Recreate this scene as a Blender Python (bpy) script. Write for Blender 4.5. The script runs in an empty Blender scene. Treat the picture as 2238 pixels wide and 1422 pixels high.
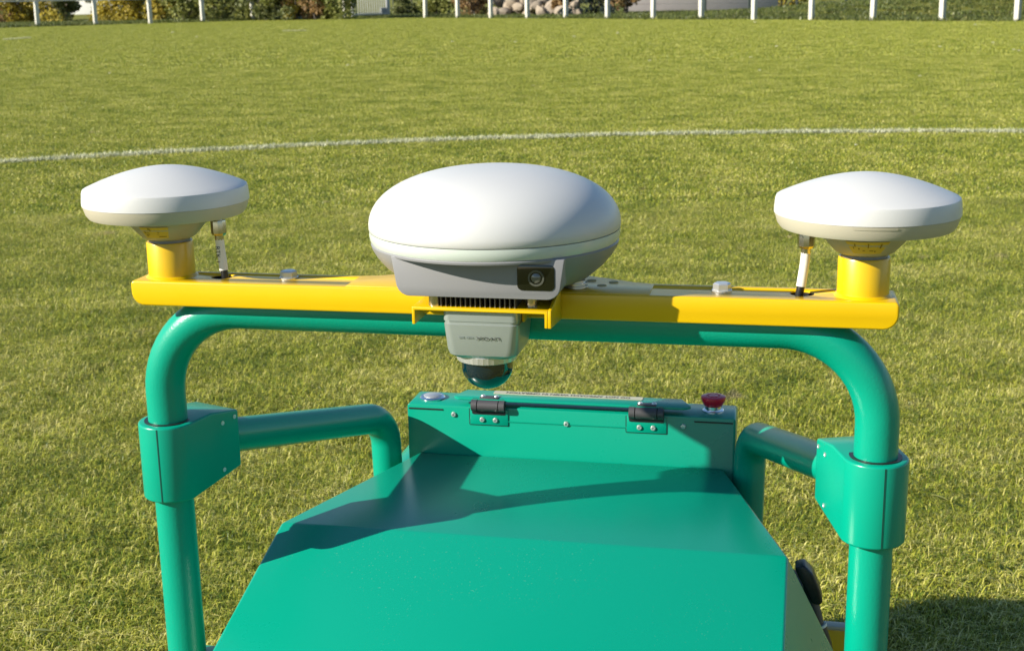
import bpy, bmesh, math, random
import numpy as np
from mathutils import Vector, Matrix, Quaternion

random.seed(7); rng = np.random.default_rng(7)
sc = bpy.context.scene
COL = sc.collection
R = math.radians

# ------------------------------------------------------------------ camera
CAM_H = 1.10
F_PX, PITCH, ROLL = 2908.0, 0.2444, -0.0174
YAW = 0.2114
BX, BY, BZ = -0.017, 1.1334, 0.8483          # middle of the beam's upper front edge
cam_d = bpy.data.cameras.new('camera'); cam = bpy.data.objects.new('camera', cam_d); COL.objects.link(cam)
cam_d.sensor_width = 36.0; cam_d.sensor_fit = 'HORIZONTAL'; cam_d.lens = F_PX / 2238.0 * 36.0
cam_d.clip_start = 0.02; cam_d.clip_end = 3000
_fw = Vector((0, math.cos(PITCH), -math.sin(PITCH))); _up = Vector((0, math.sin(PITCH), math.cos(PITCH))); _rt = Vector((1, 0, 0))
_R = _rt * math.cos(ROLL) + _up * math.sin(ROLL); _U = _up * math.cos(ROLL) - _rt * math.sin(ROLL)
cam.matrix_world = Matrix(((_R.x, _U.x, -_fw.x, 0), (_R.y, _U.y, -_fw.y, 0), (_R.z, _U.z, -_fw.z, CAM_H), (0, 0, 0, 1)))
cam_d.dof.use_dof = True; cam_d.dof.focus_distance = 1.25; cam_d.dof.aperture_fstop = 22.0
sc.camera = cam

def ground_at(px, py, z=0.0):
    """world point at height z seen at photo pixel (px,py); used to measure where things stand"""
    d = _fw + _R * ((px - 1119) / F_PX) - _U * ((py - 711) / F_PX)
    t = (z - CAM_H) / d.z
    return Vector((0, 0, CAM_H)) + d * t

# ------------------------------------------------------------------ sky and sun
SUN_EL = R(26.0)
_lx, _ly = 0.8443, 0.5358                       # light travel in the robot's own axes
_ex = Vector((math.cos(YAW), -math.sin(YAW), 0)); _ey = Vector((math.sin(YAW), math.cos(YAW), 0))
trav = (_ex * _lx + _ey * _ly).normalized()
sun_dir = Vector((-trav.x * math.cos(SUN_EL), -trav.y * math.cos(SUN_EL), math.sin(SUN_EL)))
w = bpy.data.worlds.new('World'); sc.world = w; w.use_nodes = True
nt = w.node_tree; bg = nt.nodes['Background']
sky = nt.nodes.new('ShaderNodeTexSky'); sky.sky_type = 'NISHITA'; sky.sun_disc = False
sky.sun_elevation = SUN_EL; sky.sun_rotation = math.atan2(sun_dir.x, sun_dir.y)
sky.air_density = 1.2; sky.dust_density = 0.08; sky.ozone_density = 4.0
nt.links.new(sky.outputs[0], bg.inputs[0]); bg.inputs[1].default_value = 0.072
sl = bpy.data.lights.new('sun', 'SUN'); sl.energy = 5.0; sl.angle = R(0.53); sl.color = (1.0, 0.93, 0.80)
sun = bpy.data.objects.new('sun', sl); COL.objects.link(sun)
sun.rotation_euler = sun_dir.to_track_quat('Z', 'Y').to_euler(); sun.location = (-6, -3, 8)
sc.view_settings.view_transform = 'Standard'; sc.view_settings.look = 'None'
sc.view_settings.exposure = 1.0; sc.view_settings.gamma = 1.0; sc.view_settings.use_curve_mapping = False
sc.render.engine = 'CYCLES'
sc.cycles.max_bounces = 5; sc.cycles.diffuse_bounces = 2; sc.cycles.glossy_bounces = 3; sc.cycles.transmission_bounces = 3
sc.cycles.caustics_reflective = False; sc.cycles.caustics_refractive = False

# ------------------------------------------------------------------ materials
def mat(name, col, rough=0.5, metal=0.0, spec=0.5, coat=0.0, bump=0.0, bscale=300.0, var=0.0, vscale=30.0, rvar=0.0):
    m = bpy.data.materials.new(name); m.use_nodes = True
    n = m.node_tree.nodes; l = m.node_tree.links; b = n['Principled BSDF']
    b.inputs['Base Color'].default_value = (*col, 1); b.inputs['Roughness'].default_value = rough
    b.inputs['Metallic'].default_value = metal; b.inputs['Specular IOR Level'].default_value = spec
    b.inputs['Coat Weight'].default_value = coat; b.inputs['Coat Roughness'].default_value = 0.12
    tc = n.new('ShaderNodeTexCoord')
    if bump > 0:
        no = n.new('ShaderNodeTexNoise'); no.inputs['Scale'].default_value = bscale; no.inputs['Detail'].default_value = 2
        bu = n.new('ShaderNodeBump'); bu.inputs['Strength'].default_value = bump; bu.inputs['Distance'].default_value = 0.001
        l.new(tc.outputs['Object'], no.inputs['Vector']); l.new(no.outputs['Fac'], bu.inputs['Height']); l.new(bu.outputs['Normal'], b.inputs['Normal'])
    if var > 0 or rvar > 0:
        no = n.new('ShaderNodeTexNoise'); no.inputs['Scale'].default_value = vscale; no.inputs['Detail'].default_value = 6; no.inputs['Roughness'].default_value = 0.65
        l.new(tc.outputs['Object'], no.inputs['Vector'])
        if var > 0:
            mx = n.new('ShaderNodeMix'); mx.data_type = 'RGBA'
            mx.inputs['A'].default_value = (*[c * (1 - var) for c in col], 1); mx.inputs['B'].default_value = (*[min(1, c * (1 + var)) for c in col], 1)
            l.new(no.outputs['Fac'], mx.inputs['Factor']); l.new(mx.outputs['Result'], b.inputs['Base Color'])
        if rvar > 0:
            mr = n.new('ShaderNodeMapRange'); mr.inputs['To Min'].default_value = max(0.02, rough - rvar); mr.inputs['To Max'].default_value = rough + rvar
            l.new(no.outputs['Fac'], mr.inputs['Value']); l.new(mr.outputs['Result'], b.inputs['Roughness'])
    return m

TEAL = (0.0, 0.245, 0.160)
M = {
 'teal_sheet': mat('teal sheet paint', TEAL, 0.28, spec=0.45, coat=0.0, bump=0.03, bscale=900, var=0.008, vscale=5, rvar=0.04),
 'teal_tube': mat('teal powder coat', (0.0, 0.262, 0.170), 0.30, spec=0.42, coat=0.0, bump=0.22, bscale=520, var=0.03, vscale=60),
 'teal_clamp': mat('teal clamp paint', (0.0, 0.262, 0.170), 0.28, spec=0.4, coat=0.0, bump=0.04, bscale=500, var=0.03),
 'yellow': mat('yellow paint', (0.62, 0.39, 0.001), 0.32, spec=0.5, coat=0.15, bump=0.04, bscale=700, var=0.02, rvar=0.05),
 'white_abs': mat('white radome plastic', (0.51, 0.51, 0.50), 0.38, spec=0.45, bump=0.05, bscale=1500, var=0.015, rvar=0.05),
 'cream': mat('cream plastic', (0.42, 0.385, 0.30), 0.45, bump=0.05, bscale=1200),
 'grey': mat('grey receiver shell', (0.205, 0.205, 0.213), 0.42, spec=0.5, bump=0.06, bscale=1600, var=0.03),
 'mint': mat('milky light band', (0.48, 0.53, 0.48), 0.25, spec=0.5),
 'black': mat('black plastic', (0.012, 0.012, 0.013), 0.38, bump=0.1, bscale=800),
 'black_gloss': mat('black window', (0.006, 0.007, 0.004), 0.08, spec=0.6),
 'lens': mat('lens barrel', (0.06, 0.062, 0.05), 0.25, spec=0.6),
 'lensglass': mat('lens glass', (0.10, 0.10, 0.085), 0.08, spec=0.8),
 'hinge': mat('hinge plastic', (0.055, 0.052, 0.056), 0.42, bump=0.1, bscale=700),
 'alu': mat('lidar aluminium', (0.35, 0.395, 0.38), 0.34, metal=0.55, spec=0.5, bump=0.02, bscale=1200, var=0.02),
 'steel': mat('zinc steel', (0.66, 0.66, 0.65), 0.34, metal=0.75, bump=0.05, bscale=600),
 'chrome': mat('polished steel', (0.78, 0.78, 0.78), 0.10, metal=1.0),
 'nickel': mat('nickel connector', (0.50, 0.46, 0.38), 0.22, metal=1.0),
 'fin': mat('anodised fins', (0.16, 0.15, 0.15), 0.4, metal=0.4),
 'lidarglass': mat('lidar dome glass', (0.002, 0.012, 0.020), 0.04, spec=0.8, coat=0.5),
 'red': mat('red emergency cap', (0.46, 0.006, 0.03), 0.3, spec=0.45, coat=0.15),
 'label': mat('yellow label', (0.62, 0.43, 0.06), 0.45),
 'plate': mat('warning plate', (0.40, 0.39, 0.28), 0.35),
 'ink': mat('dark print', (0.03, 0.03, 0.02), 0.6),
 'tabdot': mat('dim hole disc', (0.34, 0.25, 0.02), 0.5),
 'seam': mat('paint seam', (0.0, 0.055, 0.04), 0.5),
 'ink_soft': mat('soft print', (0.17, 0.20, 0.19), 0.6),
 'brown_ink': mat('brown print', (0.26, 0.16, 0.02), 0.6),
 'sleeve': mat('white cable sleeve', (0.72, 0.69, 0.62), 0.5),
 'tyre': mat('tyre rubber', (0.02, 0.02, 0.02), 0.8, bump=0.3, bscale=200),
 'white_paint': mat('white painted concrete', (0.52, 0.505, 0.44), 0.6, bump=0.2, bscale=30, var=0.12, vscale=9),
 'gate_paint': mat('pale gate paint', (0.46, 0.47, 0.47), 0.5, var=0.05),
 'dark_post': mat('dark green steel', (0.045, 0.06, 0.055), 0.5),
 'render_wall': mat('pale render', (0.62, 0.62, 0.60), 0.85, bump=0.2, bscale=20, var=0.05),
 'slate': mat('grey slate', (0.16, 0.18, 0.21), 0.6, var=0.15, vscale=3),
 'wall_grey': mat('pinkish grey coping wall', (0.40, 0.36, 0.345), 0.85, bump=0.3, bscale=8, var=0.12, vscale=2.5),
 'stone': mat('field stone', (0.27, 0.22, 0.165), 0.9, bump=0.5, bscale=9, var=0.25, vscale=4),
 'bark': mat('bark', (0.10, 0.085, 0.07), 0.9, bump=0.6, bscale=25, var=0.3, vscale=10),
 'window': mat('dark window glass', (0.02, 0.025, 0.03), 0.08),
}

def dusty(name, base):
    m = M[base].copy(); m.name = name; n = m.node_tree.nodes; l = m.node_tree.links; b = n['Principled BSDF']
    src = b.inputs['Base Color'].links[0].from_socket
    tc = n.new('ShaderNodeTexCoord'); v1 = n.new('ShaderNodeTexNoise'); v1.inputs['Scale'].default_value = 520; v1.inputs['Detail'].default_value = 1
    v2 = n.new('ShaderNodeTexNoise'); v2.inputs['Scale'].default_value = 7; v2.inputs['Detail'].default_value = 4
    v3 = n.new('ShaderNodeTexNoise'); v3.inputs['Scale'].default_value = 90; v3.inputs['Detail'].default_value = 3
    for v in (v1, v2, v3): l.new(tc.outputs['Object'], v.inputs['Vector'])
    r1 = n.new('ShaderNodeMapRange'); r1.inputs['From Min'].default_value = .70; r1.inputs['From Max'].default_value = .76; l.new(v1.outputs['Fac'], r1.inputs['Value'])
    r2 = n.new('ShaderNodeMapRange'); r2.inputs['From Min'].default_value = .45; r2.inputs['From Max'].default_value = .72; l.new(v2.outputs['Fac'], r2.inputs['Value'])
    mu = n.new('ShaderNodeMath'); mu.operation = 'MULTIPLY'; l.new(r1.outputs[0], mu.inputs[0]); l.new(r2.outputs[0], mu.inputs[1])
    m2 = n.new('ShaderNodeMath'); m2.operation = 'MULTIPLY'; m2.inputs[1].default_value = .28; l.new(mu.outputs[0], m2.inputs[0])
    r3 = n.new('ShaderNodeMapRange'); r3.inputs['From Min'].default_value = .5; r3.inputs['From Max'].default_value = .8; r3.inputs['To Max'].default_value = .0; l.new(v3.outputs['Fac'], r3.inputs['Value'])
    ad = n.new('ShaderNodeMath'); ad.operation = 'ADD'; l.new(m2.outputs[0], ad.inputs[0]); l.new(r3.outputs[0], ad.inputs[1])
    mx = n.new('ShaderNodeMix'); mx.data_type = 'RGBA'; l.new(ad.outputs[0], mx.inputs['Factor']); l.new(src, mx.inputs['A']); mx.inputs['B'].default_value = (.30, .42, .33, 1)
    b.inputs['Specular IOR Level'].default_value = .6
    l.new(mx.outputs['Result'], b.inputs['Base Color']); return m
M['teal_hood'] = dusty('teal hood with dust', 'teal_sheet')

# ------------------------------------------------------------------ mesh helpers
ORG = {}
def link(o): COL.objects.link(o); return o
def tag(o, label=None, cat=None, group=None, kind=None):
    if label: o['label'] = label
    if cat: o['category'] = cat
    if group: o['group'] = group
    if kind: o['kind'] = kind
    return o
def empty(name, loc, rz=0.0):
    o = bpy.data.objects.new(name, None); link(o); o.location = loc; o.rotation_euler = (0, 0, rz); o.empty_display_size = 0.1
    ORG[o.name] = Vector((0, 0, 0)); return o
def put(name, me, m, parent=None, loc=(0, 0, 0), rot=None, label=None):
    """object at loc, given in the axes of the top-level thing it belongs to"""
    o = bpy.data.objects.new(name, me); link(o)
    if m is not None and not me.materials: me.materials.append(M[m] if isinstance(m, str) else m)
    loc = Vector(loc); ORG[o.name] = loc
    if parent is not None:
        o.parent = parent; o.location = loc - ORG[parent.name]
    else: o.location = loc
    if rot is not None: o.rotation_euler = rot
    if label: o['label'] = label
    return o
def finish(bm, name='mesh', smooth=35):
    bmesh.ops.recalc_face_normals(bm, faces=bm.faces)
    me = bpy.data.meshes.new(name); bm.to_mesh(me); bm.free()
    if smooth:
        me.shade_smooth(); me.set_sharp_from_angle(angle=R(smooth))
    return me
def bevel(bm, w, seg=2, ang=30):
    if w <= 0: return
    es = [e for e in bm.edges if len(e.link_faces) == 2 and e.calc_face_angle(0) > R(ang)]
    bmesh.ops.bevel(bm, geom=es, offset=w, offset_type='OFFSET', segments=seg, profile=0.5, affect='EDGES', clamp_overlap=True)
def bm_box(bm, c, s, rotz=0.0):
    r = bmesh.ops.create_cube(bm, size=1.0)
    mt = Matrix.Translation(c) @ Matrix.Rotation(rotz, 4, 'Z') @ Matrix.Diagonal((s[0], s[1], s[2], 1))
    bmesh.ops.transform(bm, matrix=mt, verts=r['verts']); return r['verts']
def box(s, bev=0.001, c=(0, 0, 0), seg=2):
    bm = bmesh.new(); bm_box(bm, c, s); bevel(bm, bev, seg); return finish(bm)
def bm_lathe(bm, prof, seg=48, c=(0, 0, 0)):
    rings = []
    for r, z in prof:
        if r < 1e-7: rings.append([bm.verts.new((c[0], c[1], c[2] + z))])
        else: rings.append([bm.verts.new((c[0] + r * math.cos(2 * math.pi * i / seg), c[1] + r * math.sin(2 * math.pi * i / seg), c[2] + z)) for i in range(seg)])
    for a, b in zip(rings, rings[1:]):
        if len(a) == 1 and len(b) == 1: continue
        for i in range(seg):
            j = (i + 1) % seg
            if len(a) == 1: bm.faces.new((a[0], b[j], b[i]))
            elif len(b) == 1: bm.faces.new((a[i], a[j], b[0]))
            else: bm.faces.new((a[i], a[j], b[j], b[i]))
def lathe(prof, seg=48, smooth=35):
    bm = bmesh.new(); bm_lathe(bm, prof, seg); return finish(bm, smooth=smooth)
def prism(poly, depth, axis='y', bev=0.0, seg=2, ang=30):
    """poly in the plane square to axis, pushed from 0 to +depth along the axis"""
    bm = bmesh.new()
    f3 = {'y': lambda p, d: (p[0], d, p[1]), 'z': lambda p, d: (p[0], p[1], d), 'x': lambda p, d: (d, p[0], p[1])}[axis]
    a = [bm.verts.new(f3(p, 0)) for p in poly]; b = [bm.verts.new(f3(p, depth)) for p in poly]
    bm.faces.new(a); bm.faces.new(b)
    for i in range(len(poly)):
        j = (i + 1) % len(poly); bm.faces.new((a[i], a[j], b[j], b[i]))
    bmesh.ops.recalc_face_normals(bm, faces=bm.faces)
    bevel(bm, bev, seg, ang); return finish(bm)
def rrect(w, h, r, n=5, cx=0, cy=0):
    rs = r if isinstance(r, (list, tuple)) else (r, r, r, r)   # br, tr, tl, bl
    pts = []
    for (sx, sy, a0, rr) in ((1, -1, -90, rs[0]), (1, 1, 0, rs[1]), (-1, 1, 90, rs[2]), (-1, -1, 180, rs[3])):
        ox, oy = cx + sx * (w / 2 - rr), cy + sy * (h / 2 - rr)
        for k in range(n + 1):
            a = R(a0 + 90 * k / n); pts.append((ox + rr * math.cos(a), oy + rr * math.sin(a)))
    return pts
def fillet(pts, rad, n=8):
    pts = [Vector(p) for p in pts]; out = [pts[0]]
    for i in range(1, len(pts) - 1):
        p, a, b = pts[i], (pts[i - 1] - pts[i]), (pts[i + 1] - pts[i])
        la, lb = a.length, b.length; a.normalize(); b.normalize()
        rr = rad[i] if isinstance(rad, (list, tuple)) else rad
        th = a.angle(b); d = min(rr / math.tan(th / 2), la * 0.49 if i > 1 else la * .95, lb * 0.49 if i < len(pts) - 2 else lb * .95)
        rr = d * math.tan(th / 2); bis = (a + b).normalized(); c = p + bis * (rr / math.sin(th / 2))
        s, e = p + a * d - c, p + b * d - c
        for k in range(n + 1):
            t = k / n; om = s.angle(e); v = (s * math.sin((1 - t) * om) + e * math.sin(t * om)) / math.sin(om); out.append(c + v)
    out.append(pts[-1]); return out
def bm_tube(bm, path, rad, seg=20, cap=True):
    path = [Vector(p) for p in path]; n = len(path); rings = []
    t0 = (path[1] - path[0]).normalized(); ref = Vector((0, 0, 1)) if abs(t0.z) < 0.9 else Vector((1, 0, 0))
    u = t0.cross(ref).normalized(); pt = t0
    for i, p in enumerate(path):
        t = ((path[min(i + 1, n - 1)] - path[max(i - 1, 0)])).normalized()
        q = pt.rotation_difference(t); u = (q @ u); u = (u - t * u.dot(t)).normalized(); v = t.cross(u); pt = t
        rr = rad[i] if isinstance(rad, (list, tuple)) else rad
        rings.append([bm.verts.new(p + (u * math.cos(2 * math.pi * k / seg) + v * math.sin(2 * math.pi * k / seg)) * rr) for k in range(seg)])
    for a, b in zip(rings, rings[1:]):
        for k in range(seg): bm.faces.new((a[k], a[(k + 1) % seg], b[(k + 1) % seg], b[k]))
    if cap: bm.faces.new(rings[0][::-1]); bm.faces.new(rings[-1])
def tube(path, rad, seg=20, smooth=40):
    bm = bmesh.new(); bm_tube(bm, path, rad, seg); return finish(bm, smooth=smooth)
def text_mesh(s, size, depth=0.0002, sx=1.0, align='CENTER', width=0):
    cu = bpy.data.curves.new('print', 'FONT'); cu.body = s; cu.size = size; cu.extrude = depth; cu.align_x = align; cu.align_y = 'CENTER'; cu.resolution_u = 3
    o = bpy.data.objects.new('print_tmp', cu); link(o); dg = bpy.context.evaluated_depsgraph_get(); dg.update()
    me = bpy.data.meshes.new_from_object(o.evaluated_get(dg)); bpy.data.objects.remove(o); bpy.data.curves.remove(cu)
    if width:
        xs = [v.co.x for v in me.vertices]; sx = width / (max(xs) - min(xs))
    if sx != 1.0: me.transform(Matrix.Diagonal((sx, 1, 1, 1)))
    return me
def boolean_cut(me, cutters):
    o = bpy.data.objects.new('cut_tmp', me); link(o); cs = []
    for c in cutters:
        co = bpy.data.objects.new('cutter_tmp', c); link(co); cs.append(co)
        md = o.modifiers.new('b', 'BOOLEAN'); md.operation = 'DIFFERENCE'; md.object = co; md.solver = 'EXACT'
    dg = bpy.context.evaluated_depsgraph_get(); dg.update()
    r = bpy.data.meshes.new_from_object(o.evaluated_get(dg))
    for x in [o] + cs: bpy.data.objects.remove(x)
    return r

# ------------------------------------------------------------------ ground
def grass_color_nodes(m, per_blade):
    """colours of the turf: green, yellow-green, straw and worn spots, by place on the field"""
    n = m.node_tree.nodes; l = m.node_tree.links
    geo = n.new('ShaderNodeNewGeometry')
    mp = n.new('ShaderNodeMapping'); mp.inputs['Scale'].default_value = (1, 1, 0); l.new(geo.outputs['Position'], mp.inputs['Vector'])
    def noise(scale, det=3, rough=0.6, off=0):
        x = n.new('ShaderNodeTexNoise'); x.inputs['Scale'].default_value = scale; x.inputs['Detail'].default_value = det; x.inputs['Roughness'].default_value = rough
        if off:
            mm = n.new('ShaderNodeMapping'); mm.inputs['Location'].default_value = (off, off * 1.7, 0); l.new(mp.outputs[0], mm.inputs['Vector']); l.new(mm.outputs[0], x.inputs['Vector'])
        else: l.new(mp.outputs[0], x.inputs['Vector'])
        return x.outputs['Fac']
    def ramp(fac, stops):
        r = n.new('ShaderNodeValToRGB'); e = r.color_ramp.elements
        e[0].position, e[0].color = stops[0][0], (*stops[0][1], 1); e[1].position, e[1].color = stops[-1][0], (*stops[-1][1], 1)
        for p, c in stops[1:-1]:
            q = e.new(p); q.color = (*c, 1)
        l.new(fac, r.inputs['Fac']); return r.outputs['Color']
    def mix(a, b, f, mode='MIX'):
        x = n.new('ShaderNodeMix'); x.data_type = 'RGBA'; x.blend_type = mode
        for s, v in (('A', a), ('B', b)):
            if isinstance(v, tuple): x.inputs[s].default_value = (*v, 1)
            else: l.new(v, x.inputs[s])
        if isinstance(f, float): x.inputs['Factor'].default_value = f
        else: l.new(f, x.inputs['Factor'])
        return x.outputs['Result']
    def rng_(f, a, b, c=0.0, d=1.0):
        x = n.new('ShaderNodeMapRange'); x.inputs['From Min'].default_value = a; x.inputs['From Max'].default_value = b; x.inputs['To Min'].default_value = c; x.inputs['To Max'].default_value = d
        l.new(f, x.inputs['Value']); return x.outputs['Result']
    return noise, ramp, mix, rng_, n, l, geo

def turf_ground_mat():
    m = bpy.data.materials.new('turf soil'); m.use_nodes = True
    noise, ramp, mix, rng_, n, l, geo = grass_color_nodes(m, False)
    b = n['Principled BSDF']; b.inputs['Roughness'].default_value = 0.95; b.inputs['Specular IOR Level'].default_value = 0.1
    c = ramp(noise(9, 6, 0.7), [(0.3, (0.050, 0.058, 0.010)), (0.55, (0.11, 0.108, 0.024)), (0.75, (0.22, 0.165, 0.07))])
    c = mix(c, (0.22, 0.225, 0.040), rng_(noise(0.5, 3), 0.35, 0.7, 0.2, 0.8))
    l.new(c, b.inputs['Base Color'])
    bu = n.new('ShaderNodeBump'); bu.inputs['Strength'].default_value = 0.6; bu.inputs['Distance'].default_value = 0.02
    l.new(noise(35, 4, 0.7, 3.0), bu.inputs['Height']); l.new(bu.outputs['Normal'], b.inputs['Normal'])
    return m
def blade_mat(name, stops, straw=(0.42, 0.34, 0.15), paint=None, dark=1.0, transl=0.26):
    m = bpy.data.materials.new(name); m.use_nodes = True
    noise, ramp, mix, rng_, n, l, geo = grass_color_nodes(m, True)
    b = n['Principled BSDF']; out = n['Material Output']
    b.inputs['Roughness'].default_value = 0.42; b.inputs['Specular IOR Level'].default_value = 0.35
    at = n.new('ShaderNodeAttribute'); at.attribute_name = 'rnd'; rnd = at.outputs['Fac']
    sh = n.new('ShaderNodeMath'); sh.operation = 'ADD'; l.new(rnd, sh.inputs[0]); l.new(rng_(noise(1.8, 8, 0.85), 0.3, 0.7, -0.35, 0.39), sh.inputs[1])
    c = ramp(sh.outputs[0], stops)
    c = mix(c, straw, rng_(noise(5.0, 5, 0.75, 11.0), 0.56, 0.80, 0.0, 0.5))
    c = mix(c, (0.44, 0.32, 0.22), rng_(noise(4.3, 3, 0.6, 23.0), 0.66, 0.76, 0.0, 0.8))
    if paint: c = mix(c, paint, rng_(noise(14, 3, 0.6, 5.0), 0.25, 0.65, 0.25, 0.95))
    l.new(c, b.inputs['Base Color'])
    tr = n.new('ShaderNodeBsdfTranslucent'); l.new(c, tr.inputs['Color'])
    ms = n.new('ShaderNodeMixShader'); ms.inputs[0].default_value = transl
    l.new(b.outputs[0], ms.inputs[1]); l.new(tr.outputs[0], ms.inputs[2]); l.new(ms.outputs[0], out.inputs['Surface'])
    return m
STOPS = [(0.0, (0.036, 0.085, 0.008)), (0.22, (0.128, 0.195, 0.018)), (0.50, (0.292, 0.325, 0.032)), (0.76, (0.485, 0.465, 0.066)), (1.0, (0.70, 0.64, 0.24))]
M['soil'] = turf_ground_mat()
M['blade'] = blade_mat('turf blade', STOPS)
M['blade_rough'] = blade_mat('rough blade', [(0.0, (0.04, 0.06, 0.012)), (0.4, (0.095, 0.125, 0.026)), (0.8, (0.17, 0.19, 0.045)), (1.0, (0.30, 0.28, 0.10))])
M['blade_white'] = blade_mat('chalked blade', STOPS, paint=(0.66, 0.66, 0.50))

bm = bmesh.new()
for (x0, x1, y0, y1) in ((-400, 400, -60, 900),):
    vs = [bm.verts.new(p) for p in ((x0, y0, 0), (x1, y0, 0), (x1, y1, 0), (x0, y1, 0))]; bm.faces.new(vs)
tag(put('ground', finish(bm, smooth=0), 'soil'), kind='structure')

# railing lines (the far corner of the pitch)
def PL(k): return Vector((-21.08 + 2.111 * k, 61.44 + 1.641 * k, 0))
def PR(k): return Vector((-2.352 + 1.642 * k, 65.31 - 2.121 * k, 0))

# ------------------------------------------------------------------ grass as one mass, drawn by instancing tufts
def blades(nb, rad, hmin, hmax, wmin, wmax, lean=0.6, seed=0, clump=0.0, square=False, comb=0.0, longer=1.5):
    g = np.random.default_rng(seed)
    if square: px = g.uniform(-rad, rad, nb); py = g.uniform(-rad, rad, nb)
    else:
        a = g.uniform(0, 2 * np.pi, nb); r = rad * np.sqrt(g.uniform(0, 1, nb)); px, py = r * np.cos(a), r * np.sin(a)
    if clump > 0:
        k = max(3, nb // 14); cx = g.uniform(-rad, rad, k); cy = g.uniform(-rad, rad, k); i = g.integers(0, k, nb); s = g.uniform(0, 1, nb) < clump
        px = np.where(s, cx[i] + g.normal(0, rad * .06, nb), px); py = np.where(s, cy[i] + g.normal(0, rad * .06, nb), py)
    h = g.uniform(hmin, hmax, nb) * (1 - 0.35 * g.uniform(0, 1, nb) ** 2); wd = g.uniform(wmin, wmax, nb)
    h0 = h; t = np.where(g.uniform(0, 1, nb) < comb, g.normal(0, .9, nb), g.uniform(0, 2 * np.pi, nb)); le = np.abs(g.normal(0, lean, nb)).clip(0, 1.5); flat = g.uniform(0, 1, nb) < .5; le = np.where(flat, g.uniform(1.1, 1.55, nb), le); h = np.where(flat, h * longer, h)
    dx, dy = np.cos(t), np.sin(t); f = g.uniform(-0.5, 0.5, nb) + t + np.pi / 2; sx, sy = np.cos(f), np.sin(f)
    v = np.zeros((nb, 5, 3))
    l1 = np.sin(le * 0.5) * h * 0.55; z1 = np.cos(le * 0.5) * h * 0.55; l2 = l1 + np.sin(np.minimum(le * 1.3, 1.7)) * h * 0.5; z2 = z1 + np.cos(np.minimum(le * 1.3, 1.7)) * h * 0.5
    v[:, 0] = np.stack([px - sx * wd / 2, py - sy * wd / 2, 0 * h - .002], 1); v[:, 1] = np.stack([px + sx * wd / 2, py + sy * wd / 2, 0 * h - .002], 1)
    v[:, 2] = np.stack([px + dx * l1 + sx * wd * .42, py + dy * l1 + sy * wd * .42, z1], 1); v[:, 3] = np.stack([px + dx * l1 - sx * wd * .42, py + dy * l1 - sy * wd * .42, z1], 1)
    v[:, 4] = np.stack([px + dx * l2, py + dy * l2, np.maximum(z2, .004)], 1)
    rnd = np.where(flat, g.beta(2.2, 1.5, nb), g.beta(1.6, 2.2, nb))
    return v, rnd
def blade_mesh(name, sets, points=None):
    """sets: list of (verts[nb,5,3], rnd); points: (xyz, rotz, scale, idx) stored as loose vertices to instance on"""
    V = np.concatenate([s[0].reshape(-1, 3) for s in sets]); nb = len(V) // 5
    rn = np.concatenate([np.repeat(s[1], 5) for s in sets]); tid = np.concatenate([np.full(s[0].shape[0] * 5, i) for i, s in enumerate(sets)])
    base = np.arange(nb)[:, None] * 5
    q = base + np.array([[0, 1, 2, 3]]); t = base + np.array([[3, 2, 4]])
    npnt = 0 if points is None else len(points[0])
    me = bpy.data.meshes.new(name); me.vertices.add(len(V) + npnt)
    co = V if npnt == 0 else np.concatenate([V, points[0]])
    me.vertices.foreach_set('co', co.astype(np.float32).ravel())
    loops = np.concatenate([q, t], 1).ravel(); me.loops.add(len(loops)); me.loops.foreach_set('vertex_index', loops.astype(np.int32))
    me.polygons.add(nb * 2); st = (np.arange(nb)[:, None] * 7 + np.array([[0, 4]])).ravel(); me.polygons.foreach_set('loop_start', st.astype(np.int32))
    me.update(calc_edges=True)
    def attr(nm, ty, a, b): 
        x = me.attributes.new(nm, ty, 'POINT'); x.data.foreach_set('value', (a if npnt == 0 else np.concatenate([a, b])))
    z = np.zeros(npnt)
    attr('rnd', 'FLOAT', rn.astype(np.float32), z.astype(np.float32))
    if npnt:
        o = np.zeros(len(V))
        attr('is_point', 'BOOLEAN', o.astype(bool), np.ones(npnt, bool)); attr('tuft', 'INT', tid.astype(np.int32), np.full(npnt, 999, np.int32))
        attr('turn', 'FLOAT', o.astype(np.float32), points[1].astype(np.float32)); attr('size', 'FLOAT', o.astype(np.float32), points[2].astype(np.float32))
        attr('pick', 'INT', o.astype(np.int32), points[3].astype(np.int32))
    return me
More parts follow.
